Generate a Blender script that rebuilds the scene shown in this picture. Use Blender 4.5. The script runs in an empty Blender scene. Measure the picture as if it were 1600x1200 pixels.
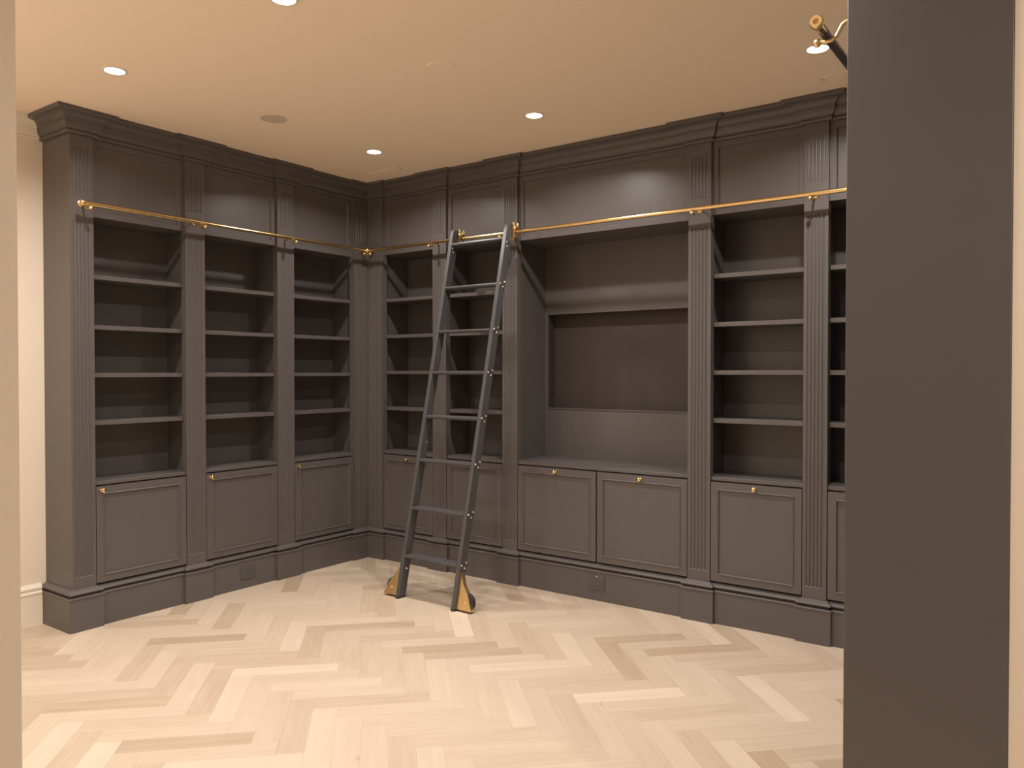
import bpy, bmesh, math, random
from mathutils import Vector, Matrix

C = bpy.context.scene.collection
SC = bpy.context.scene

# ------------------------------------------------------------------ camera
cam_d = bpy.data.cameras.new('camera')
cam = bpy.data.objects.new('camera', cam_d)
C.objects.link(cam)
cam_d.sensor_width = 36.0
cam_d.lens = 1229.39 * 36.0 / 1600.0
cam_d.clip_start = 0.02
cam.location = (4.6994, -4.506, 1.5)
cam.rotation_euler = (math.pi / 2 - 0.0149, 0.0, 0.6253)
SC.camera = cam

# ------------------------------------------------------------------ world, exposure
w = bpy.data.worlds.new('world')
SC.world = w
w.use_nodes = True
w.node_tree.nodes['Background'].inputs['Color'].default_value = (1.0, 0.82, 0.62, 1)
w.node_tree.nodes['Background'].inputs['Strength'].default_value = 0.02
vs = SC.view_settings
vs.view_transform = 'Standard'
vs.look = 'None'
vs.gamma = 1.0
vs.use_curve_mapping = False
vs.exposure = 0.0
LAMP_COLOR = (1.0, 0.94, 0.89)
LAMP_WATT = 17.2

# ------------------------------------------------------------------ sizes
H = 3.0025            # ceiling
XC = 4.203            # face of the right-hand cabinet run
YA = -2.325           # camera-side end of the left run
YC = -2.335           # camera-side end of the right run
BR = 0.022            # how far bays sit behind the pilaster faces
# wall A (left) uses u = -y, wall B (far right) uses u = x ; d = distance into the room
A_PIL = [(2.190, 2.325), (1.467, 1.605), (0.739, 0.887), (0.0, 0.152)]
A_BAY = [(1.605, 2.190), (0.887, 1.467), (0.152, 0.739)]
B_PIL = [(0.0, 0.170), (0.701, 0.835), (1.362, 1.491), (2.766, 2.909), (3.448, 3.578), (4.060, XC)]
B_BAY = [(0.170, 0.701), (0.835, 1.362), (1.491, 2.766), (2.909, 3.448), (3.578, 4.060)]

def FA(u, d, z): return Vector((d, -u, z))
def FB(u, d, z): return Vector((u, -d, z))
def FC(u, d, z): return Vector((XC - d, -u, z))
def FW(x, y, z): return Vector((x, y, z))

# ------------------------------------------------------------------ materials
def new_mat(name):
    m = bpy.data.materials.new(name)
    m.use_nodes = True
    nt = m.node_tree
    return m, nt, nt.nodes['Principled BSDF']

def N(nt, kind, **kw):
    n = nt.nodes.new(kind)
    for k, v in kw.items():
        setattr(n, k, v)
    return n

def paint(name, col, rough, bump=0.03, scale=60.0, var=0.04, spec=0.5):
    m, nt, p = new_mat(name)
    tc = N(nt, 'ShaderNodeTexCoord')
    nz = N(nt, 'ShaderNodeTexNoise')
    nz.inputs['Scale'].default_value = scale
    nz.inputs['Detail'].default_value = 4
    nt.links.new(tc.outputs['Object'], nz.inputs['Vector'])
    n2 = N(nt, 'ShaderNodeTexNoise')
    n2.inputs['Scale'].default_value = 2.2
    nt.links.new(tc.outputs['Object'], n2.inputs['Vector'])
    mx = N(nt, 'ShaderNodeMix', data_type='RGBA')
    mx.inputs[6].default_value = tuple(c * (1 - var) for c in col) + (1,)
    mx.inputs[7].default_value = tuple(min(1, c * (1 + var)) for c in col) + (1,)
    nt.links.new(n2.outputs['Fac'], mx.inputs[0])
    nt.links.new(mx.outputs[2], p.inputs['Base Color'])
    b = N(nt, 'ShaderNodeBump')
    b.inputs['Strength'].default_value = bump
    b.inputs['Distance'].default_value = 0.002
    nt.links.new(nz.outputs['Fac'], b.inputs['Height'])
    nt.links.new(b.outputs['Normal'], p.inputs['Normal'])
    p.inputs['Roughness'].default_value = rough
    p.inputs['Specular IOR Level'].default_value = spec
    return m

def metal(name, col, rough, scale=90.0):
    m, nt, p = new_mat(name)
    tc = N(nt, 'ShaderNodeTexCoord')
    nz = N(nt, 'ShaderNodeTexNoise')
    nz.inputs['Scale'].default_value = scale
    nt.links.new(tc.outputs['Object'], nz.inputs['Vector'])
    mr = N(nt, 'ShaderNodeMapRange')
    mr.inputs['To Min'].default_value = rough * 0.8
    mr.inputs['To Max'].default_value = rough * 1.25
    nt.links.new(nz.outputs['Fac'], mr.inputs['Value'])
    nt.links.new(mr.outputs['Result'], p.inputs['Roughness'])
    p.inputs['Base Color'].default_value = tuple(col) + (1,)
    p.inputs['Metallic'].default_value = 1.0
    return m

M_PAINT = paint('charcoal_paint', (0.108, 0.095, 0.091), 0.37)
M_RECESS = paint('dark_brown_board', (0.050, 0.036, 0.031), 0.6, var=0.1)
M_LADDER = paint('ladder_paint', (0.078, 0.076, 0.079), 0.36)
M_WALL = paint('cream_wall_paint', (0.80, 0.70, 0.58), 0.65, bump=0.05, scale=140, var=0.015)
M_CEIL = paint('cream_ceiling_paint', (0.95, 0.80, 0.63), 0.75, bump=0.04, scale=120, var=0.012)
M_TRIM = paint('cream_trim_paint', (0.82, 0.74, 0.62), 0.4, bump=0.02, var=0.01)
M_GRILLE = paint('beige_grille', (0.62, 0.53, 0.42), 0.8, bump=0.3, scale=900, var=0.03)
M_OUTLET = paint('outlet_grey', (0.090, 0.082, 0.078), 0.4)
M_BLACK = paint('black_plastic', (0.035, 0.032, 0.032), 0.45, var=0.03)
M_RUBBER = paint('black_rubber', (0.03, 0.028, 0.026), 0.7, var=0.05)
M_BRASS = metal('polished_brass', (0.91, 0.66, 0.32), 0.22)
M_BRASS2 = metal('satin_brass', (0.92, 0.68, 0.34), 0.30)
M_DARKTUBE = metal('shaded_brass', (0.20, 0.17, 0.15), 0.35)  # brass tube, its dark reflections put into the base colour
M_CHROME = metal('chrome', (0.85, 0.82, 0.80), 0.18)

def lamp_mat():
    m, nt, p = new_mat('lamp_lens')
    tc = N(nt, 'ShaderNodeTexCoord')
    nz = N(nt, 'ShaderNodeTexNoise')
    nz.inputs['Scale'].default_value = 25
    nt.links.new(tc.outputs['Object'], nz.inputs['Vector'])
    mr = N(nt, 'ShaderNodeMapRange')
    mr.inputs['To Min'].default_value = 7.0
    mr.inputs['To Max'].default_value = 9.0
    nt.links.new(nz.outputs['Fac'], mr.inputs['Value'])
    nt.links.new(mr.outputs['Result'], p.inputs['Emission Strength'])
    p.inputs['Emission Color'].default_value = (1.0, 0.88, 0.72, 1)
    p.inputs['Base Color'].default_value = (0.9, 0.88, 0.84, 1)
    return m
M_LENS = lamp_mat()

def oak_mat():
    m, nt, p = new_mat('oak_herringbone')
    at = N(nt, 'ShaderNodeAttribute', attribute_name='plank_tone')
    uv = N(nt, 'ShaderNodeUVMap', uv_map='plank_uv')
    mp = N(nt, 'ShaderNodeMapping')
    mp.inputs['Scale'].default_value = (1.6, 26.0, 1.0)
    nt.links.new(uv.outputs['UV'], mp.inputs['Vector'])
    nz = N(nt, 'ShaderNodeTexNoise')
    nz.inputs['Scale'].default_value = 1.6
    nz.inputs['Detail'].default_value = 6
    nz.inputs['Roughness'].default_value = 0.62
    nz.inputs['Distortion'].default_value = 0.5
    nt.links.new(mp.outputs['Vector'], nz.inputs['Vector'])
    mp2 = N(nt, 'ShaderNodeMapping')
    mp2.inputs['Scale'].default_value = (2.2, 9.0, 1.0)
    nt.links.new(uv.outputs['UV'], mp2.inputs['Vector'])
    n2 = N(nt, 'ShaderNodeTexNoise')
    n2.inputs['Scale'].default_value = 1.3
    n2.inputs['Detail'].default_value = 3
    nt.links.new(mp2.outputs['Vector'], n2.inputs['Vector'])
    r = N(nt, 'ShaderNodeValToRGB')
    e = r.color_ramp.elements
    e[0].position = 0.0; e[0].color = (0.43, 0.325, 0.228, 1)
    e[1].position = 1.0; e[1].color = (0.685, 0.57, 0.445, 1)
    k = e.new(0.42); k.color = (0.555, 0.445, 0.335, 1)
    k = e.new(0.75); k.color = (0.615, 0.505, 0.388, 1)
    a1 = N(nt, 'ShaderNodeMath', operation='MULTIPLY_ADD')     # plank + grain
    nt.links.new(nz.outputs['Fac'], a1.inputs[0])
    a1.inputs[1].default_value = 0.55
    nt.links.new(at.outputs['Fac'], a1.inputs[2])
    a2 = N(nt, 'ShaderNodeMath', operation='MULTIPLY_ADD')
    nt.links.new(n2.outputs['Fac'], a2.inputs[0])
    a2.inputs[1].default_value = 0.35
    nt.links.new(a1.outputs[0], a2.inputs[2])
    a3 = N(nt, 'ShaderNodeMath', operation='SUBTRACT')
    nt.links.new(a2.outputs[0], a3.inputs[0]); a3.inputs[1].default_value = 0.42
    nt.links.new(a3.outputs[0], r.inputs['Fac'])
    # knots
    vo = N(nt, 'ShaderNodeTexVoronoi')
    vo.inputs['Scale'].default_value = 1.0
    mp3 = N(nt, 'ShaderNodeMapping')
    mp3.inputs['Scale'].default_value = (2.6, 5.0, 1.0)
    nt.links.new(uv.outputs['UV'], mp3.inputs['Vector'])
    nt.links.new(mp3.outputs['Vector'], vo.inputs['Vector'])
    mk = N(nt, 'ShaderNodeMapRange')
    mk.inputs['From Min'].default_value = 0.02; mk.inputs['From Max'].default_value = 0.075
    mk.inputs['To Min'].default_value = 0.35; mk.inputs['To Max'].default_value = 0.0
    nt.links.new(vo.outputs['Distance'], mk.inputs['Value'])
    mx = N(nt, 'ShaderNodeMix', data_type='RGBA')
    nt.links.new(mk.outputs['Result'], mx.inputs[0])
    nt.links.new(r.outputs['Color'], mx.inputs[6])
    mx.inputs[7].default_value = (0.33, 0.21, 0.125, 1)
    # joints
    ed = N(nt, 'ShaderNodeAttribute', attribute_name='plank_edge_uv')
    sx = N(nt, 'ShaderNodeSeparateXYZ')
    nt.links.new(ed.outputs['Vector'], sx.inputs[0])
    def edge(out, size):
        q = N(nt, 'ShaderNodeMath', operation='SUBTRACT'); q.inputs[0].default_value = size
        nt.links.new(out, q.inputs[1])
        mn = N(nt, 'ShaderNodeMath', operation='MINIMUM')
        nt.links.new(out, mn.inputs[0]); nt.links.new(q.outputs[0], mn.inputs[1])
        return mn.outputs[0]
    mn = N(nt, 'ShaderNodeMath', operation='MINIMUM')
    nt.links.new(edge(sx.outputs[0], PL), mn.inputs[0]); nt.links.new(edge(sx.outputs[1], PW), mn.inputs[1])
    me = N(nt, 'ShaderNodeMapRange')
    me.inputs['From Min'].default_value = 0.0006; me.inputs['From Max'].default_value = 0.0016
    me.inputs['To Min'].default_value = 0.30; me.inputs['To Max'].default_value = 0.0
    nt.links.new(mn.outputs[0], me.inputs['Value'])
    m2 = N(nt, 'ShaderNodeMix', data_type='RGBA')
    nt.links.new(me.outputs['Result'], m2.inputs[0])
    nt.links.new(mx.outputs[2], m2.inputs[6])
    m2.inputs[7].default_value = (0.30, 0.20, 0.12, 1)
    nt.links.new(m2.outputs[2], p.inputs['Base Color'])
    b = N(nt, 'ShaderNodeBump'); b.inputs['Strength'].default_value = 0.05; b.inputs['Distance'].default_value = 0.002
    nt.links.new(nz.outputs['Fac'], b.inputs['Height'])
    nt.links.new(b.outputs['Normal'], p.inputs['Normal'])
    p.inputs['Roughness'].default_value = 0.55
    p.inputs['Specular IOR Level'].default_value = 0.35
    return m
PL, PW = 0.519, 0.1095

# ------------------------------------------------------------------ mesh helpers
class MB:
    """collects shapes (given in a local frame) and links them as ONE mesh object"""
    def __init__(self, F=FW):
        self.v, self.f, self.F = [], [], F
    def add(self, verts, faces):
        n = len(self.v)
        self.v += [self.F(*p) for p in verts]
        self.f += [tuple(i + n for i in q) for q in faces]
    def box(self, a0, a1, b0, b1, c0, c1):
        P = [(a, b, c) for c in (c0, c1) for b in (b0, b1) for a in (a0, a1)]
        self.add(P, [(0, 2, 3, 1), (4, 5, 7, 6), (0, 1, 5, 4), (2, 6, 7, 3), (0, 4, 6, 2), (1, 3, 7, 5)])
    def loft(self, rings, closed=True, cap=True):
        n = len(rings[0]); P = [p for r in rings for p in r]; fs = []
        for i in range(len(rings) - 1):
            for j in range(n if closed else n - 1):
                k = (j + 1) % n
                fs.append((i * n + j, i * n + k, (i + 1) * n + k, (i + 1) * n + j))
        if cap:
            fs.append(tuple(reversed(range(n)))); fs.append(tuple((len(rings) - 1) * n + j for j in range(n)))
        self.add(P, fs)
    def tube(self, pts, r, seg=14, cap=True):
        pts = [Vector(p) for p in pts]; rings = []
        rr = r if isinstance(r, (list, tuple)) else [r] * len(pts)
        prev = None
        for i, p in enumerate(pts):
            t = (pts[min(i + 1, len(pts) - 1)] - pts[max(i - 1, 0)]).normalized()
            if prev is None:
                a = Vector((0, 0, 1)) if abs(t.z) < 0.9 else Vector((1, 0, 0))
                x = t.cross(a).normalized()
            else:
                x = (prev - t * prev.dot(t)).normalized()
            prev = x; y = t.cross(x)
            rings.append([tuple(p + (x * math.cos(2 * math.pi * k / seg) + y * math.sin(2 * math.pi * k / seg)) * rr[i]) for k in range(seg)])
        self.loft(rings, True, cap)
    def lathe(self, o, axis, prof, seg=18):
        """prof = [(distance along axis, radius)]"""
        o, ax = Vector(o), Vector(axis).normalized()
        self.tube_like(o, ax, prof, seg)
    def tube_like(self, o, ax, prof, seg):
        a = Vector((0, 0, 1)) if abs(ax.z) < 0.9 else Vector((1, 0, 0))
        x = ax.cross(a).normalized(); y = ax.cross(x)
        rings = [[tuple(o + ax * h + (x * math.cos(2 * math.pi * k / seg) + y * math.sin(2 * math.pi * k / seg)) * max(r, 1e-4)) for k in range(seg)] for h, r in prof]
        self.loft(rings)
    def prism(self, poly, fn0, fn1):
        n = len(poly)
        self.add([fn0(p) for p in poly] + [fn1(p) for p in poly],
                 [tuple(reversed(range(n))), tuple(range(n, 2 * n))] + [(i, (i + 1) % n, n + (i + 1) % n, n + i) for i in range(n)])
    def build(self, name, mat, parent=None, base=None, bevel=0.0, smooth=False, seg=2):
        me = bpy.data.meshes.new(name)
        if base is None:
            base = parent_base(parent)
        me.from_pydata([tuple(v - base) for v in self.v], [], self.f)
        bm = bmesh.new(); bm.from_mesh(me)
        bmesh.ops.recalc_face_normals(bm, faces=bm.faces)
        bm.to_mesh(me); bm.free()
        me.materials.append(mat)
        ob = bpy.data.objects.new(name, me)
        C.objects.link(ob)
        if parent is None:
            ob.location = base
        else:
            ob.parent = parent
        if bevel > 0:
            bv = ob.modifiers.new('bevel', 'BEVEL')
            bv.width = bevel; bv.segments = seg; bv.limit_method = 'ANGLE'; bv.angle_limit = math.radians(40)
        if smooth or bevel > 0:
            for q in me.polygons: q.use_smooth = True
            try:
                me.set_sharp_from_angle(angle=math.radians(38))
            except Exception:
                pass
        return ob

def parent_base(p):
    b = Vector((0, 0, 0))
    while p is not None:
        b += p.location; p = p.parent
    return b

def tag(o, label, cat, group=None):
    o['label'] = label; o['category'] = cat
    if group: o['group'] = group
    return o

def thing(name, label, cat, loc, group=None):
    o = bpy.data.objects.new(name, None); C.objects.link(o)
    o.empty_display_size = 0.1; o.location = loc
    return tag(o, label, cat, group)

def struct(o):
    o['kind'] = 'structure'; return o

# ------------------------------------------------------------------ room shell
X0, X1, Y0, Y1 = -0.33, 6.6, -6.6, 0.56
JX, JY0, JY1 = 3.366, -4.11, -3.965          # jamb of the opening the picture is taken through

def floor():
    random.seed(7)
    me = bpy.data.meshes.new('floor')
    bm = bmesh.new()
    uvl = bm.loops.layers.uv.new('plank_uv')
    tl = bm.loops.layers.float.new('plank_tone')
    el = bm.loops.layers.float_vector.new('plank_edge_uv')
    s = math.sqrt(0.5); d1 = Vector((s, s)); d2 = Vector((-s, s))
    px, py = PW / s, 2 * PL * s
    ox, oy = 2.714, -2.198
    def plank(P, a, b):
        """P corner, a unit length direction, b unit width direction"""
        t = random.gauss(0.42, 0.17)
        u0, v0 = random.uniform(0, 40), random.uniform(0, 40)
        cs = [P, P + a * PL, P + a * PL + b * PW, P + b * PW]
        if all(c.x < X0 or c.x > X1 or c.y < Y0 or c.y > Y1 for c in cs): return
        vs_ = [bm.verts.new((c.x, c.y, 0)) for c in cs]
        f = bm.faces.new(vs_)
        for l, (uu, vv) in zip(f.loops, [(0, 0), (PL, 0), (PL, PW), (0, PW)]):
            l[uvl].uv = (u0 + uu, v0 + vv); l[tl] = t; l[el] = (uu, vv, 0)
    ny = int(7.4 / py) + 2; nx = int(7.2 / px) + 3
    for j in range(-ny, ny + 1):
        for i in range(-2 * nx, 2 * nx + 1):
            P = Vector((ox + i * px, oy + j * py))
            if P.x < X0 - 1 or P.x > X1 + 1 or P.y < Y0 - 1 or P.y > Y1 + 1: continue
            plank(P, d1, d2)                                   # / planks
            plank(P + d1 * PL, d2, d1)                         # \ planks
    for co, no in (((X0, 0, 0), (-1, 0, 0)), ((X1, 0, 0), (1, 0, 0)), ((0, Y0, 0), (0, -1, 0)), ((0, Y1, 0), (0, 1, 0))):
        bmesh.ops.bisect_plane(bm, geom=bm.verts[:] + bm.edges[:] + bm.faces[:], plane_co=co, plane_no=no, clear_outer=True)
    for f in bm.faces:
        if f.normal.z < 0: f.normal_flip()
    bm.to_mesh(me); bm.free()
    me.materials.append(oak_mat())
    o = bpy.data.objects.new('floor', me); C.objects.link(o)
    struct(o)
floor()

def slab(name, a, mat):
    m = MB(); m.box(*a)
    return struct(m.build(name, mat, base=Vector((0, 0, 0))))
slab('ceiling', (X0 - .1, X1 + .1, Y0 - .1, Y1 + .1, H, H + .1), M_CEIL)
slab('wall_left', (X0 - .12, X0, Y0, Y1, 0, H), M_WALL)
slab('wall_back', (X0 - .12, X1, Y1, Y1 + .12, 0, H), M_WALL)
slab('wall_right', (4.57, 4.75, YC + .002, Y1, 0, H), M_WALL)
slab('wall_near', (X0, JX, JY0, JY1, 0, H), M_WALL)
slab('wall_front', (X0 - .12, X1, Y0 - .12, Y0, 0, H), M_WALL)
slab('wall_hall', (X1, X1 + .12, Y0, Y1, 0, H), M_WALL)

# ------------------------------------------------------------------ swept mouldings
def sweep(m, path, prof, z0=0.0):
    """path = plan points, room on the right-hand side of travel; prof = [(out, z)]"""
    n = len(path); rings = []
    P = [Vector(p) for p in path]
    def nrm(a, b):
        t = (b - a).normalized(); return Vector((t.y, -t.x))
    for i in range(n):
        if i == 0: q = nrm(P[0], P[1])
        elif i == n - 1: q = nrm(P[-2], P[-1])
        else:
            a, b = nrm(P[i - 1], P[i]), nrm(P[i], P[i + 1])
            q = (a + b) / (1 + a.dot(b))
        rings.append([(P[i].x + q.x * o, P[i].y + q.y * o, z0 + z) for o, z in prof])
    m.loft(rings)

def plan_path(F, pil, lo=None, hi=None, back=None):
    """face line of a run in order of u, with the bays set back"""
    pts = []
    for (a, b) in pil:
        pts += [(a, -BR), (a, 0), (b, 0), (b, -BR)]
    return [tuple(F(u, d, 0).xy) for u, d in pts]

arc = lambda c, r, a0, a1, n: [(c[0] + r * math.cos(math.radians(a0 + (a1 - a0) * i / n)), c[1] + r * math.sin(math.radians(a0 + (a1 - a0) * i / n))) for i in range(n + 1)]
CROWN_ = ([(-0.03, 2.872), (0.008, 2.872), (0.016, 2.874), (0.022, 2.880), (0.022, 2.885), (0.016, 2.890), (0.016, 2.894), (0.022, 2.897)]
         + [(0.024 + 0.016 * math.sin(t * math.pi / 2), 2.898 + 0.030 * t) for t in (0.2, 0.4, 0.6, 0.8, 1.0)]
         + [(0.043, 2.932), (0.043, 2.944), (0.050, 2.947)]
         + [(0.050 + 0.062 * (1 - math.cos(t * math.pi / 2)), 2.947 + 0.031 * math.sin(t * math.pi / 2)) for t in (0.2, 0.4, 0.6, 0.8, 1.0)]
         + [(0.128, 2.979), (0.132, 2.982), (0.132, H), (-0.03, H)])
CROWN = [(o if o <= .03 else .03 + (o - .03) * .70, z) for o, z in CROWN_]
BASE = [(-0.03, 0.0), (0.030, 0.0), (0.030, 0.184), (0.034, 0.187), (0.035, 0.192), (0.034, 0.196), (0.030, 0.199),
        (0.014, 0.2005), (0.010, 0.205), (0.012, 0.210), (0.026, 0.212), (0.030, 0.216), (0.030, 0.221), (0.027, 0.226), (0.008, 0.238), (0.004, 0.241), (-0.03, 0.241)]

# left run: from the end return up to the corner, travelling +y with the room on the right
def pathA():
    pts = [(X0 + .002, YA), (0, YA), (0, -2.190)]
    for (a, b) in A_PIL[1:3]:
        pts += [(-BR, pts[-1][1]), (-BR, -b), (0, -b), (0, -a)]
    pts += [(-BR, pts[-1][1]), (-BR, -0.152), (0, -0.152), (0, 0)]
    return pts
def pathB():
    pts = [(0, 0), (0.170, 0)]
    for (a, b) in B_PIL[1:5]:
        pts += [(pts[-1][0], BR), (a, BR), (a, 0), (b, 0)]
    pts += [(pts[-1][0], BR), (B_PIL[5][0], BR), (B_PIL[5][0], 0), (XC, 0)]
    return pts
def pathC():
    return [(XC, 0), (XC, YC), (4.568, YC)]

def split_sweep(prof, name, labels, cat):
    full = pathA()[:-1] + pathB()[:-1] + pathC()
    # mitre at the two inside corners is shared, so sweep each run with its neighbour's first step
    runs = [(pathA(), None, (0.170, 0)), (pathB(), (0, -0.152), (XC, -0.3)), (pathC(), (B_PIL[5][0], 0), None)]
    for (path, pre, post), lab in zip(runs, labels):
        m = MB()
        P = ([pre] if pre else []) + path + ([post] if post else [])
        # build all rings, keep only those of this run
        n0 = 1 if pre else 0; n1 = len(P) - (1 if post else 0)
        V = [Vector(p) for p in P]; rings = []
        def nrm(a, b):
            t = (b - a).normalized(); return Vector((t.y, -t.x))
        for i in range(n0, n1):
            if i == 0: q = nrm(V[0], V[1])
            elif i == len(V) - 1: q = nrm(V[-2], V[-1])
            else:
                a, b = nrm(V[i - 1], V[i]), nrm(V[i], V[i + 1]); q = (a + b) / (1 + a.dot(b))
            rings.append([(V[i].x + q.x * o, V[i].y + q.y * o, z) for o, z in prof])
        m.loft(rings)
        mid = path[len(path) // 2]
        o = m.build(name, M_PAINT, base=Vector((mid[0], mid[1], prof[0][1])))
        tag(o, lab, cat)
split_sweep(CROWN, 'cornice', ['charcoal stepped cornice along the ceiling above the three bookcases on the left wall',
                               'charcoal stepped cornice along the ceiling above the television niche wall',
                               'charcoal cornice over the near dark cabinet end on the right'], 'cornice')
split_sweep(BASE, 'plinth', ['charcoal moulded plinth on the floor under the three left wall bookcases',
                             'charcoal moulded plinth on the floor behind the ladder and below the television niche',
                             'charcoal moulded plinth under the near dark cabinet end on the right'], 'plinth')

# cream trim of the wall beyond the left run
WB = [(-0.0, 0.0), (0.026, 0.0), (0.026, 0.182), (0.030, 0.186), (0.030, 0.194), (0.020, 0.200), (0.018, 0.208), (0.024, 0.214), (0.024, 0.222), (0.006, 0.240), (0.0, 0.242)]
WC = [(0.0, 2.878), (0.008, 2.880), (0.011, 2.886), (0.007, 2.893), (0.013, 2.900), (0.021, 2.925), (0.023, 2.940), (0.028, 2.943), (0.036, 2.960), (0.050, 2.977), (0.056, 2.980), (0.056, H), (0.0, H)]
m = MB(); sweep(m, [(X0, JY1 + .002), (X0, YA - .031)], WB); struct(m.build('baseboard_left', M_TRIM, base=Vector((0, 0, 0))))
m = MB(); sweep(m, [(X0, JY1 + .002), (X0, YA - .015)], WC); struct(m.build('trim_1', M_TRIM, base=Vector((0, 0, 0))))

# ------------------------------------------------------------------ pilasters
def pil_profile(a, b, grooved):
    """front outline (u, d) of a pilaster between u=a and u=b with five flutes"""
    wd = b - a; nf = 5; gw = wd * 0.095; pitch = wd * 0.155; c0 = (a + b) / 2 - 2 * pitch
    pts = [(a, 0.0)]
    for k in range(nf):
        c = c0 + k * pitch
        for t in range(7):
            th = math.pi * t / 6
            pts.append((c - gw / 2 * math.cos(th), -(0.0055 * math.sin(th) if grooved else 0.0)))
    pts.append((b, 0.0))
    return pts
FL = [(0.305, 2.375), (2.545, 2.805)]
def pil_mb(m, a, b, z0, z1, dback=-0.05, dfront=0.0):
    levels = [(z0, 0)]
    for f0, f1 in FL:
        levels += [(f0, 0), (f0 + .006, 1), (f1 - .006, 1), (f1, 0)]
    levels.append((z1, 0))
    rings = []
    for z, g in levels:
        rings.append([(a, dback, z)] + [(u, d, z) for u, d in pil_profile(a, b, g)] + [(b, dback, z)])
    m.loft(rings)
PZ0, PZ1 = 0.2415, 2.8715
def pilaster(F, a, b, label):
    m = MB(F); pil_mb(m, a, b, PZ0, PZ1)
    base = F((a + b) / 2, 0, PZ0)
    tag(m.build('fluted_pilaster', M_PAINT, base=base), label, 'pilaster', 'fluted pilasters between the bookcases')
pilaster(FA, *A_PIL[0], 'charcoal fluted pilaster at the outer left end, below the rail end')
pilaster(FA, *A_PIL[1], 'charcoal fluted pilaster on the left wall, second from the outer end')
pilaster(FA, *A_PIL[2], 'charcoal fluted pilaster on the left wall, nearest to the corner pilaster')
pilaster(FB, *B_PIL[1], 'charcoal fluted pilaster partly crossed by the left stile of the ladder')
pilaster(FB, *B_PIL[2], 'charcoal fluted pilaster left of the television niche, beside the right ladder stile')
pilaster(FB, *B_PIL[3], 'charcoal fluted pilaster right of the television niche')
pilaster(FB, *B_PIL[4], 'charcoal fluted pilaster between the two rightmost bookcases')
# inside corner: two fluted faces in one piece
m = MB(FA); pil_mb(m, 0.0, A_PIL[3][1], PZ0, PZ1)
m.F = FB; pil_mb(m, 0.0, B_PIL[0][1], PZ0, PZ1)
tag(m.build('corner_pilaster', M_PAINT, base=Vector((0, 0, PZ0))), 'charcoal folded fluted pilaster in the inside corner of the room', 'pilaster')
m = MB(FB); pil_mb(m, B_PIL[5][0], XC - .001, PZ0, PZ1)
tag(m.build('corner_pilaster', M_PAINT, base=Vector((XC, 0, PZ0))), 'charcoal fluted pilaster in the far right corner behind the near cabinet end', 'pilaster')

# end panels
m = MB(); m.box(X0 + .002, -0.0505, YA, YA + .024, 0.2415, 2.8715)
tag(m.build('end_panel', M_PAINT, base=Vector((-.19, YA, .2))), 'tall plain charcoal end panel of the left bookcases beside the cream wall', 'panel')
m = MB(); m.box(XC, 4.569, YC, YC + .03, 0.2415, 2.8715)
m.box(XC, XC + .03, YC + .03, -.053, 0.2415, 2.8715)
tag(m.build('end_panel', M_PAINT, base=Vector((XC, YC, .0)), bevel=.002), 'large plain charcoal cabinet end close to the camera on the right', 'panel')

# ------------------------------------------------------------------ bookcases
def panel_frame(m, a, b, z0, z1, d_face, d_panel, d_back, wd, bead=0.0, bw=0.010, hb=None):
    """framed panel: stiles and rails at d_face, raised bead, sunk panel"""
    def rect(i): return [(a + i, z0 + i), (b - i, z0 + i), (b - i, z1 - i), (a + i, z1 - i)]
    steps = [(0.0, d_back), (0.0, d_face), (wd, d_face)]
    if bead:
        steps += [(wd + bw * .15, d_face + bead * .7), (wd + bw * .45, d_face + bead), (wd + bw * .75, d_face + bead * .6), (wd + bw, d_panel)]
    else:
        steps += [(wd + .006, d_panel)]
    rings = [[(u, d, z) for u, z in rect(i)] for i, d in steps]
    m.loft(rings)

def knob(F, u, d, z, parent):
    m = MB(F)
    m.lathe((u, d, z), (0, 1, 0), [(0, .0095), (.003, .0095), (.004, .006), (.012, .0048), (.016, .008), (.020, .0118), (.025, .0135), (.029, .0125), (.032, .008), (.033, .001)])
    m.build('knob', M_BRASS, parent, smooth=True)

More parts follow.
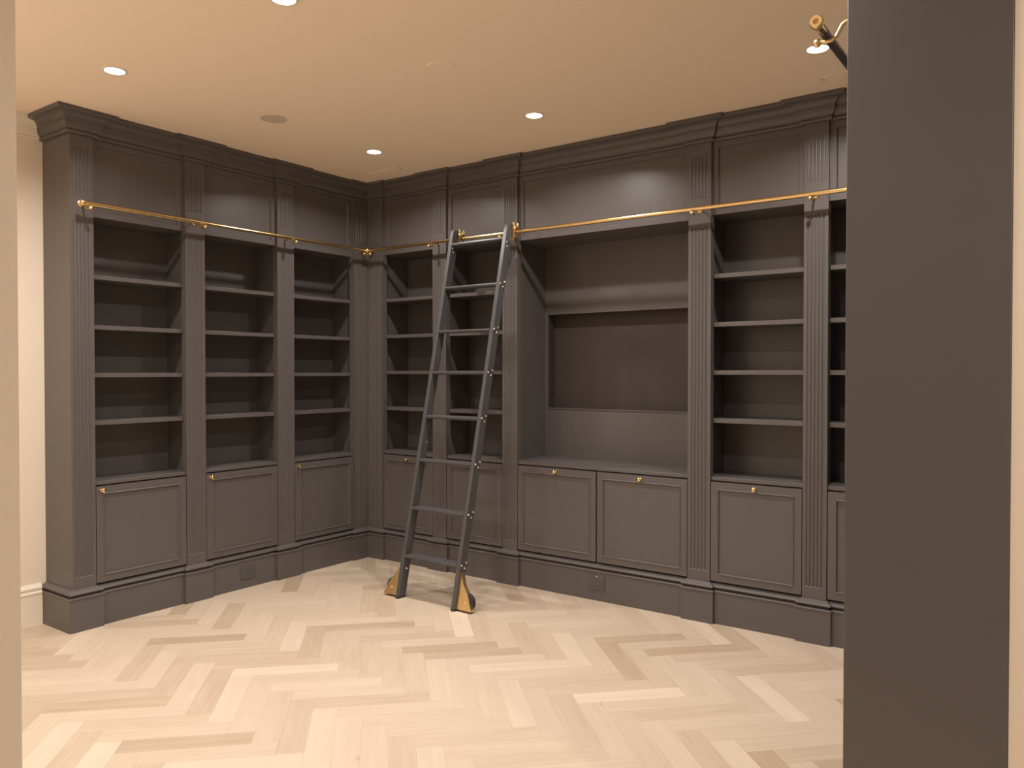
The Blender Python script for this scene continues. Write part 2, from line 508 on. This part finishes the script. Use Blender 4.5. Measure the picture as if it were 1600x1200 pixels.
def bookcase(F, a, b, zt, shelves, zw, dep, label, name='bookcase', ov=0.045, doors=1, knobs='mid', niche=False, group=None, z_top=2.425):
    base = F((a + b) / 2, -BR, 0.0)
    root = thing(name, label, 'bookcase', base, group)
    ia, ib = a - ov, b + ov
    # carcass: sides, back, soffit, floor behind the doors
    m = MB(F); t = 0.018
    z0, z1 = 0.24, z_top + 0.02
    m.box(ia - t, ia, -dep, -.0535, z0, z1)
    m.box(ib, ib + t, -dep, -.0535, z0, z1)
    m.box(ia, ib, -dep, -.0535, z_top, z_top + .02)
    m.box(a + .001, b - .001, -.0535, -.0505, z_top, z_top + .02)
    m.box(ia, ib, -dep, -.0535, z0, z0 + .02)
    m.build('carcass', M_PAINT, root)
    m = MB(F)
    if niche:
        ra, rb, rz0, rz1, rd = a - .018, b + .018, 1.228, 1.928, 0.10
        m.box(ia - t, ib + t, -dep - .018, -dep, z0, rz0)
        m.box(ia - t, ib + t, -dep - .018, -dep, rz1, z1)
        m.box(ia - t, ra, -dep - .018, -dep, rz0, rz1)
        m.box(rb, ib + t, -dep - .018, -dep, rz0, rz1)
        bp = m.build('back_panel', M_PAINT, root)
        m = MB(F)
        m.box(ra - .012, rb + .012, -dep - rd - .012, -dep - rd, rz0 - .012, rz1 + .012)
        m.box(ra - .012, ra, -dep - rd, -dep - .018, rz0, rz1)
        m.box(rb, rb + .012, -dep - rd, -dep - .018, rz0, rz1)
        m.box(ra - .012, rb + .012, -dep - rd, -dep - .018, rz1, rz1 + .012)
        o = m.build('screen_recess', M_RECESS, root)
        o['label'] = 'dark brown recessed board for a screen'
        m = MB(F); m.box(ra, rb, -dep - rd, -dep - .0182, rz0 - .012, rz0 + .001)
        m.box(ra, rb, -dep - .0182, -dep + .006, rz0 + .0002, rz0 + .008)  # raised lip added so the ledge edge catches light
        m.build('recess_ledge', M_PAINT, root)
    else:
        m.box(ia - t, ib + t, -dep - .012, -dep, z0, z1)
        m.build('back_panel', M_PAINT, root)
    for zs in shelves:
        m = MB(F); m.box(ia + .001, ib - .001, -dep, -.0535, zs - .024, zs)
        # lipping in front
        m.box(a + .004, b - .004, -.0535, -.034, zs - .026, zs)
        m.build('shelf', M_PAINT, root, bevel=.0015)
    m = MB(F)
    m.box(ia + .001, ib - .001, -dep, -.0535, zw - .022, zw)
    m.box(a + .0008, b - .0008, -.0535, -BR + .010, zw - .022, zw)
    m.build('worktop', M_PAINT, root, bevel=.002)
    # doors
    zd0, zd1 = 0.252, zw - .030
    n = doors; gap = .005
    wd = (b - a) / n
    for k in range(n):
        da, db = a + k * wd + gap, a + (k + 1) * wd - gap
        m = MB(F)
        panel_frame(m, da, db, zd0, zd1, -.002, -.008, -.026, .040, bead=.005)
        dr = m.build('door', M_PAINT, root)
        if knobs == 'mid': ku = (da + db) / 2
        else: ku = db - .030
        knob(F, ku, -.002, zd1 - .022, dr)
    # backing board added behind the doors so gaps read black
    m = MB(F); m.box(a + .0005, b - .0005, -.049, -.040, 0.2415, zw - .023)
    m.build('door_backing', M_PAINT, root)
    # frieze with framed panel
    m = MB(F)
    panel_frame(m, a + .0005, b - .0005, z_top, 2.8715, -BR, -BR - .012, -.050, .034)
    m.build('frieze_panel', M_PAINT, root)
    return root

SA = [2.077, 1.780, 1.496, 1.211]
SB = [2.089, 1.799, 1.511, 1.222]
gA, gB = 'bookcases on the left wall', 'bookcases on the niche wall'
bookcase(FA, *A_BAY[0], 2.4, SA, 0.853, .30, 'outermost charcoal bookcase on the left wall, four shelves over one door', knobs='far', group=gA, z_top=2.415)
bookcase(FA, *A_BAY[1], 2.4, SA, 0.853, .30, 'middle charcoal bookcase of the left wall, above the floor outlet', knobs='far', group=gA, z_top=2.415)
bookcase(FA, *A_BAY[2], 2.4, SA, 0.855, .30, 'charcoal bookcase on the left wall touching the corner pilaster', knobs='far', group=gA, z_top=2.42)
bookcase(FB, *B_BAY[0], 2.4, SB, 0.872, .34, 'narrow charcoal bookcase right of the corner, left of the ladder', group=gB, z_top=2.440)
bookcase(FB, *B_BAY[1], 2.4, SB, 0.872, .34, 'charcoal bookcase directly behind the leaning ladder', group=gB, z_top=2.435)
bookcase(FB, *B_BAY[2], 2.4, [], 0.875, .42, 'wide charcoal niche unit with recessed screen board above two doors', name='television_niche', doors=2, niche=True, ov=.04, z_top=2.425)
bookcase(FB, *B_BAY[3], 2.4, SB, 0.875, .34, 'charcoal four-shelf bookcase right of the television niche', group=gB, z_top=2.440)
bookcase(FB, *B_BAY[4], 2.4, SB, 0.875, .34, 'charcoal bookcase mostly hidden by the near cabinet end', group=gB, z_top=2.440)

# ------------------------------------------------------------------ brass rails
RD, RZ, RR = 0.100, 2.463, 0.0125
def bracket(F, u, parent):
    m = MB(F)
    # S shaped arm that dips under the tube
    pts = [(0.004, .016), (0.024, .018), (0.042, .017), (0.053, .010), (0.060, -.004), (0.067, -.017), (0.080, -.0255), (0.098, -.0262), (0.113, -.022)]
    m.tube([(u, d, RZ + z) for d, z in pts], [.0065, .0062, .006, .006, .006, .006, .006, .0055, .0045], 10)
    b = m.build('bracket', M_BRASS2, parent, smooth=True)
    m = MB(F)
    m.lathe((u, 0.0005, RZ + .014), (0, 1, 0), [(0, .020), (.004, .020), (.007, .015), (.009, .008)], 18)
    m.build('wall_plate', M_BRASS2, b, smooth=True)
    m = MB(F)
    m.lathe((u, RD + .010, RZ - .0225), (0, 1, -.25), [(0, .005), (.002, .009), (.006, .0118), (.011, .0125), (.016, .011), (.020, .007), (.022, .001)], 16)
    m.build('ball_end', M_BRASS2, b, smooth=True)

def rail(F, u0, u1, brs, label, tubemat, cap0=False, cap1=False, elbow=False):
    root = thing('ladder_rail', label, 'rail', F((u0 + u1) / 2, RD, RZ), 'ladder rails')
    m = MB(F); m.tube([(u0, RD, RZ), (u1, RD, RZ)], RR, 20)
    m.build('tube', tubemat, root, smooth=True)
    for u in brs: bracket(F, u, root)
    for flag, u, s in ((cap0, u0, -1), (cap1, u1, 1)):
        if flag:
            m = MB(F)
            m.lathe((u - s * .010, RD, RZ), (s, 0, 0), [(0, .0175), (.004, .0185), (.018, .0185), (.022, .016), (.022, .008), (.015, .007), (.015, .0005)], 20)
            m.build('end_cap', M_BRASS2, root, smooth=True)
    return root
ra = rail(FA, RD + .0198, 2.300, [0.088, 0.813, 1.540, 2.262], 'polished brass ladder rail along the left wall bookcases', M_BRASS, cap1=True)
rb = rail(FB, RD, 4.09, [0.088, 0.768, 1.426, 2.838, 3.512], 'polished brass ladder rail along the niche wall, carrying the ladder', M_BRASS)
m = MB(); m.lathe((RD, -RD, RZ - .016), (0, 0, 1), [(0, .010), (.003, .017), (.016, .019), (.029, .017), (.032, .010)], 18)
m.build('corner_joint', M_BRASS2, rb, smooth=True)
rail(FC, 0.12, 2.245, [2.165, 1.2, .3], 'ladder rail, tube coloured dark for dim reflections, with brass end cap and bracket on the near right cabinet', M_DARKTUBE, cap1=True)

# ------------------------------------------------------------------ ladder
LX = [(1.027, 1.056), (1.506, 1.535)]
K = 0.2275                                   # lean: y grows by K per metre of height
yf = lambda z: -0.745 + K * z                # front edge of the stiles
SD = 0.069
lad = thing('library_ladder', 'charcoal library ladder with eight treads leaning on the brass rail', 'ladder', Vector((1.28, -.72, 0)))
ZT = 2.520
TREADS = [0.282, 0.594, 0.910, 1.205, 1.507, 1.793, 2.104, 2.420]
stiles = []
for x0, x1 in LX:
    m = MB()
    zs = [0.012, 0.06, ZT - .06, ZT - .02, ZT]
    ins = [0.0, 0.0, 0.0, 0.002, 0.009]
    rings = []
    for z, i in zip(zs, ins):
        rings.append([(x0, yf(z) + i, z), (x1, yf(z) + i, z), (x1, yf(z) + SD - i, z), (x0, yf(z) + SD - i, z)])
    m.loft(rings)
    st = m.build('stile', M_LADDER, lad, bevel=.003)
    stiles.append(st)
for z in TREADS:
    m = MB(); y = yf(z)
    prof = [(y - .004, z - .008), (y - .001, z - .002), (y + .006, z), (y + SD + .004, z), (y + SD + .004, z - .020), (y + .008, z - .024), (y, z - .019), (y - .004, z - .013)]
    m.prism(prof, lambda p: (LX[0][1] - .001, p[0], p[1]), lambda p: (LX[1][0] + .001, p[0], p[1]))
    m.build('tread', M_LADDER, lad, smooth=True)
def bolt(x, y, z, s, parent, r=.0075):
    m = MB(); m.lathe((x, y, z), (s, 0, 0), [(0, r), (.003, r), (.006, r * .8), (.008, r * .4), (.0085, .0005)], 12)
    m.build('bolt', M_CHROME, parent, smooth=True)
for z in TREADS[:7]:
    y = yf(z) + SD / 2
    for dy, dz in ((-.024, .004), (.022, .016), (.004, -.018)):
        bolt(LX[1][1], y + dy, z - .010 + dz, 1, stiles[1])
bolt(LX[0][1], yf(.19) + .036, .19, 1, stiles[0])
bolt(LX[0][1], yf(1.02) + .05, 1.02, 1, stiles[0], .005)
# hooks over the rail: a front and a rear stem with a roller above and a guide wheel below the tube
for k, (x0, x1) in enumerate(LX):
    xh = x1 + .013
    m = MB()
    zt = 2.530
    for yy, zb in ((-.124, 2.398), (-.077, 2.428)):
        poly = [(xh - .0075, zb), (xh + .0075, zb), (xh + .0075, zt - .009), (xh + .005, zt - .003), (xh, zt), (xh - .005, zt - .003), (xh - .0075, zt - .009)]
        m.prism(poly, lambda p, yy=yy: (p[0], yy - .0025, p[1]), lambda p, yy=yy: (p[0], yy + .0025, p[1]))
    m.box(x1 - .001, xh + .0075, -.140, -.1265, 2.398, 2.416)                     # lug on the stile
    m.tube([(xh, -.128, RZ - RR - .020), (xh, -.073, RZ - RR - .020)], .004, 10)
    hk = m.build('rail_hook', M_BRASS2, lad, bevel=.0008)
    hk['label'] = 'brass hook over the rail'
    m = MB(); m.lathe((xh, -.119, RZ + RR + .0135), (0, 1, 0), [(0, .016), (.007, .016), (.012, .0125), (.024, .0125), (.029, .016), (.037, .016)], 20)
    m.lathe((xh, -.132, RZ + RR + .0135), (0, 1, 0), [(0, .003), (.002, .0065), (.006, .0065)], 14)
    m.build('roller', M_BRASS2, hk, smooth=True)
    m = MB(); m.lathe((xh, -.116, RZ - RR - .020), (0, 1, 0), [(0, .013), (.008, .0105), (.024, .0105), (.032, .013)], 16)
    m.build('guide_wheel', M_BRASS2, hk, smooth=True)
    for dz in (2.385, 2.356):
        bolt(x1, yf(dz) + .018 + (2.385 - dz) * .4, dz, 1, stiles[k])
# rolling feet: flared brass guard with a wheel behind it
for k, (x0, x1) in enumerate(LX):
    s = -1 if k == 0 else 1
    xo = x0 if k == 0 else x1
    out = [(0.0, .235), (.008, .232), (.016, .205), (.026, .180), (.040, .155), (.062, .130), (.082, .105), (.094, .080), (.100, .060), (.112, .042), (.120, .024), (.120, .014), (.0, .014)]
    m = MB()
    n = len(out)
    def yg(o, z): return yf(z) + .018 - .30 * o * 0.12
    rings = []
    for dy in (0.0, .004):
        rings.append([(xo + s * o, yg(o, z) + dy, z) for o, z in out])
    m.loft(rings)
    # edge flange turned back along the curve
    for i in range(1, n - 2):
        (o0, z0), (o1, z1) = out[i], out[i + 1]
        m.add([(xo + s * o0, yg(o0, z0), z0), (xo + s * o1, yg(o1, z1), z1), (xo + s * o1, yg(o1, z1) + .030, z1), (xo + s * o0, yg(o0, z0) + .030, z0),
               (xo + s * (o0 - .003), yg(o0, z0), z0 - .001), (xo + s * (o1 - .003), yg(o1, z1), z1 - .001), (xo + s * (o1 - .003), yg(o1, z1) + .030, z1 - .001), (xo + s * (o0 - .003), yg(o0, z0) + .030, z0 - .001)],
              [(0, 1, 2, 3), (4, 7, 6, 5), (0, 4, 5, 1), (3, 2, 6, 7), (0, 3, 7, 4), (1, 5, 6, 2)])
    g = m.build('wheel_guard', M_BRASS2, lad)
    g['label'] = 'flared brass wheel guard'
    m = MB(); m.lathe((xo + s * .062, yf(.06) + .030, .0605), (0, 1, 0), [(0, .045), (.003, .057), (.008, .060), (.022, .060), (.027, .057), (.030, .045)], 24)
    m.build('wheel', M_RUBBER, g, smooth=True)
    m = MB(); m.lathe((xo + s * .062, yf(.06) + .018, .060), (0, -1, 0), [(-.012, .006), (.001, .009), (.004, .008), (.006, .003)], 14)
    m.build('axle_nut', M_BRASS2, g, smooth=True)
    m = MB(); m.box(x0 + .001, x1 - .001, yf(0) + .001, yf(0) + SD - .001, 0.0005, .013)
    m.build('foot_pad', M_RUBBER, lad)

# ------------------------------------------------------------------ floor level outlets in the plinth
def outlet(F, u0, u1, z0, z1, label, dot):
    d = 0.030 - BR
    root = thing('power_outlet', label, 'outlet', F((u0 + u1) / 2, d, z0), 'plinth outlets')
    m = MB(F); m.box(u0, u1, d + .0002, d + .006, z0, z1)
    m.build('cover_plate', M_OUTLET, root, bevel=.0015)
    for s in (0.30, 0.70):
        m = MB(F); c = u0 + (u1 - u0) * s
        m.box(c - .017, c + .017, d + .0055, d + .0075, (z0 + z1) / 2 - .022, (z0 + z1) / 2 + .022)
        m.build('socket', M_OUTLET, root, bevel=.001)
    if dot:
        m = MB(F); m.lathe(((u0 + u1) / 2, d + .006, z1 - .009), (0, 1, 0), [(0, .005), (.002, .005), (.003, .003)], 12)
        m.build('screw', M_CHROME, root)
outlet(FA, 1.095, 1.215, .065, .150, 'dark outlet plate set in the plinth of the left wall', False)
outlet(FB, 2.083, 2.200, .070, .170, 'dark outlet plate set in the plinth below the two niche doors', True)

# ------------------------------------------------------------------ ceiling: downlights, discs, slots
def downlight(x, y, label, watt=LAMP_WATT):
    root = thing('recessed_downlight', label, 'ceiling light', Vector((x, y, H)), 'recessed downlights')
    m = MB(); seg = 32
    prof = [(0.0, .060), (.003, .060), (.005, .056), (.005, .048), (-.006, .046), (-.014, .044)]
    rings = [[(x + r * math.cos(2 * math.pi * k / seg), y + r * math.sin(2 * math.pi * k / seg), H - h) for k in range(seg)] for h, r in prof]
    m.loft(rings, cap=False)
    m.build('trim_ring', M_TRIM, root, smooth=True)
    m = MB(); m.lathe((x, y, H - .0035), (0, 0, 1), [(0, .044), (.002, .048), (.003, .048)], 32)
    m.build('lens', M_LENS, root)
    ld = bpy.data.lights.new('lamp', 'AREA')
    ld.shape = 'DISK'; ld.size = 0.085; ld.spread = math.radians(150)
    ld.energy = watt; ld.color = LAMP_COLOR
    lo = bpy.data.objects.new('lamp', ld); C.objects.link(lo)
    lo.parent = root; lo.location = (0, 0, -.008)
    return root
downlight(.79, -.694, 'round glowing downlight in the ceiling nearest the inside corner', LAMP_WATT * .9)
downlight(2.10, -.684, 'round glowing downlight above the television niche')
downlight(3.70, -.70, 'round glowing downlight at right beside the dark rail end', LAMP_WATT * 1.15)
downlight(.79, -2.47, 'round glowing downlight above the outer end of the left bookcases', LAMP_WATT * .8)
downlight(2.09, -2.46, 'round glowing downlight at the top edge of the picture, left of centre')
downlight(3.70, -2.46, 'unseen downlight added above the near end of the room, outside the picture', LAMP_WATT * 1.1)  # unseen lamp at the open grid spot, added for light level
downlight(.79, -3.55, 'unseen downlight added above the cream left wall, outside the picture', LAMP_WATT * 1.15)  # unseen, added to light the left end panel
downlight(2.10, -3.55, 'unseen downlight added by the cream opening wall, outside the picture', LAMP_WATT * .6)  # unseen, added beside the previous lamp to raise the room light
downlight(3.60, -5.3, 'unseen downlight added in the hall behind the opening', LAMP_WATT * .8)  # unseen hall lamp added as fill
downlight(5.75, -3.0, 'unseen downlight added in the hall at the right of the opening', LAMP_WATT * 1.9)  # unseen, added to brighten the near jamb

def disc(x, y, r, label, mat):
    m = MB(); m.lathe((x, y, H - .004), (0, 0, 1), [(0, r - .004), (.0015, r), (.0045, r)], 40)
    m2 = m.build('ceiling_speaker', mat, base=Vector((x, y, H)))
    tag(m2, label, 'ceiling speaker')
disc(.812, -1.535, .077, 'round beige speaker grille in the ceiling above the left bookcases', M_GRILLE)
disc(2.136, -1.55, .072, 'faint round ceiling-coloured cover in the middle of the ceiling', M_CEIL)

def slot(x0, x1, y, label):
    root = thing('slot_diffuser', label, 'air vent', Vector(((x0 + x1) / 2, y, H)), 'slot diffusers')
    m = MB()
    for a, b in ((y - .034, y - .026), (y - .004, y + .004), (y + .026, y + .034)):
        m.box(x0, x1, a, b, H - .005, H)
    m.box(x0 - .008, x0, y - .034, y + .034, H - .005, H); m.box(x1, x1 + .008, y - .034, y + .034, H - .005, H)
    m.build('frame', M_TRIM, root)
    m = MB(); m.box(x0, x1, y - .026, y + .026, H - .0015, H)
    m.build('slot', M_CEIL, root)
slot(.34, .62, -.29, 'thin cream slot vent in the ceiling close to the inside corner')
slot(3.62, 4.02, -.285, 'thin cream slot vent in the ceiling at far right')
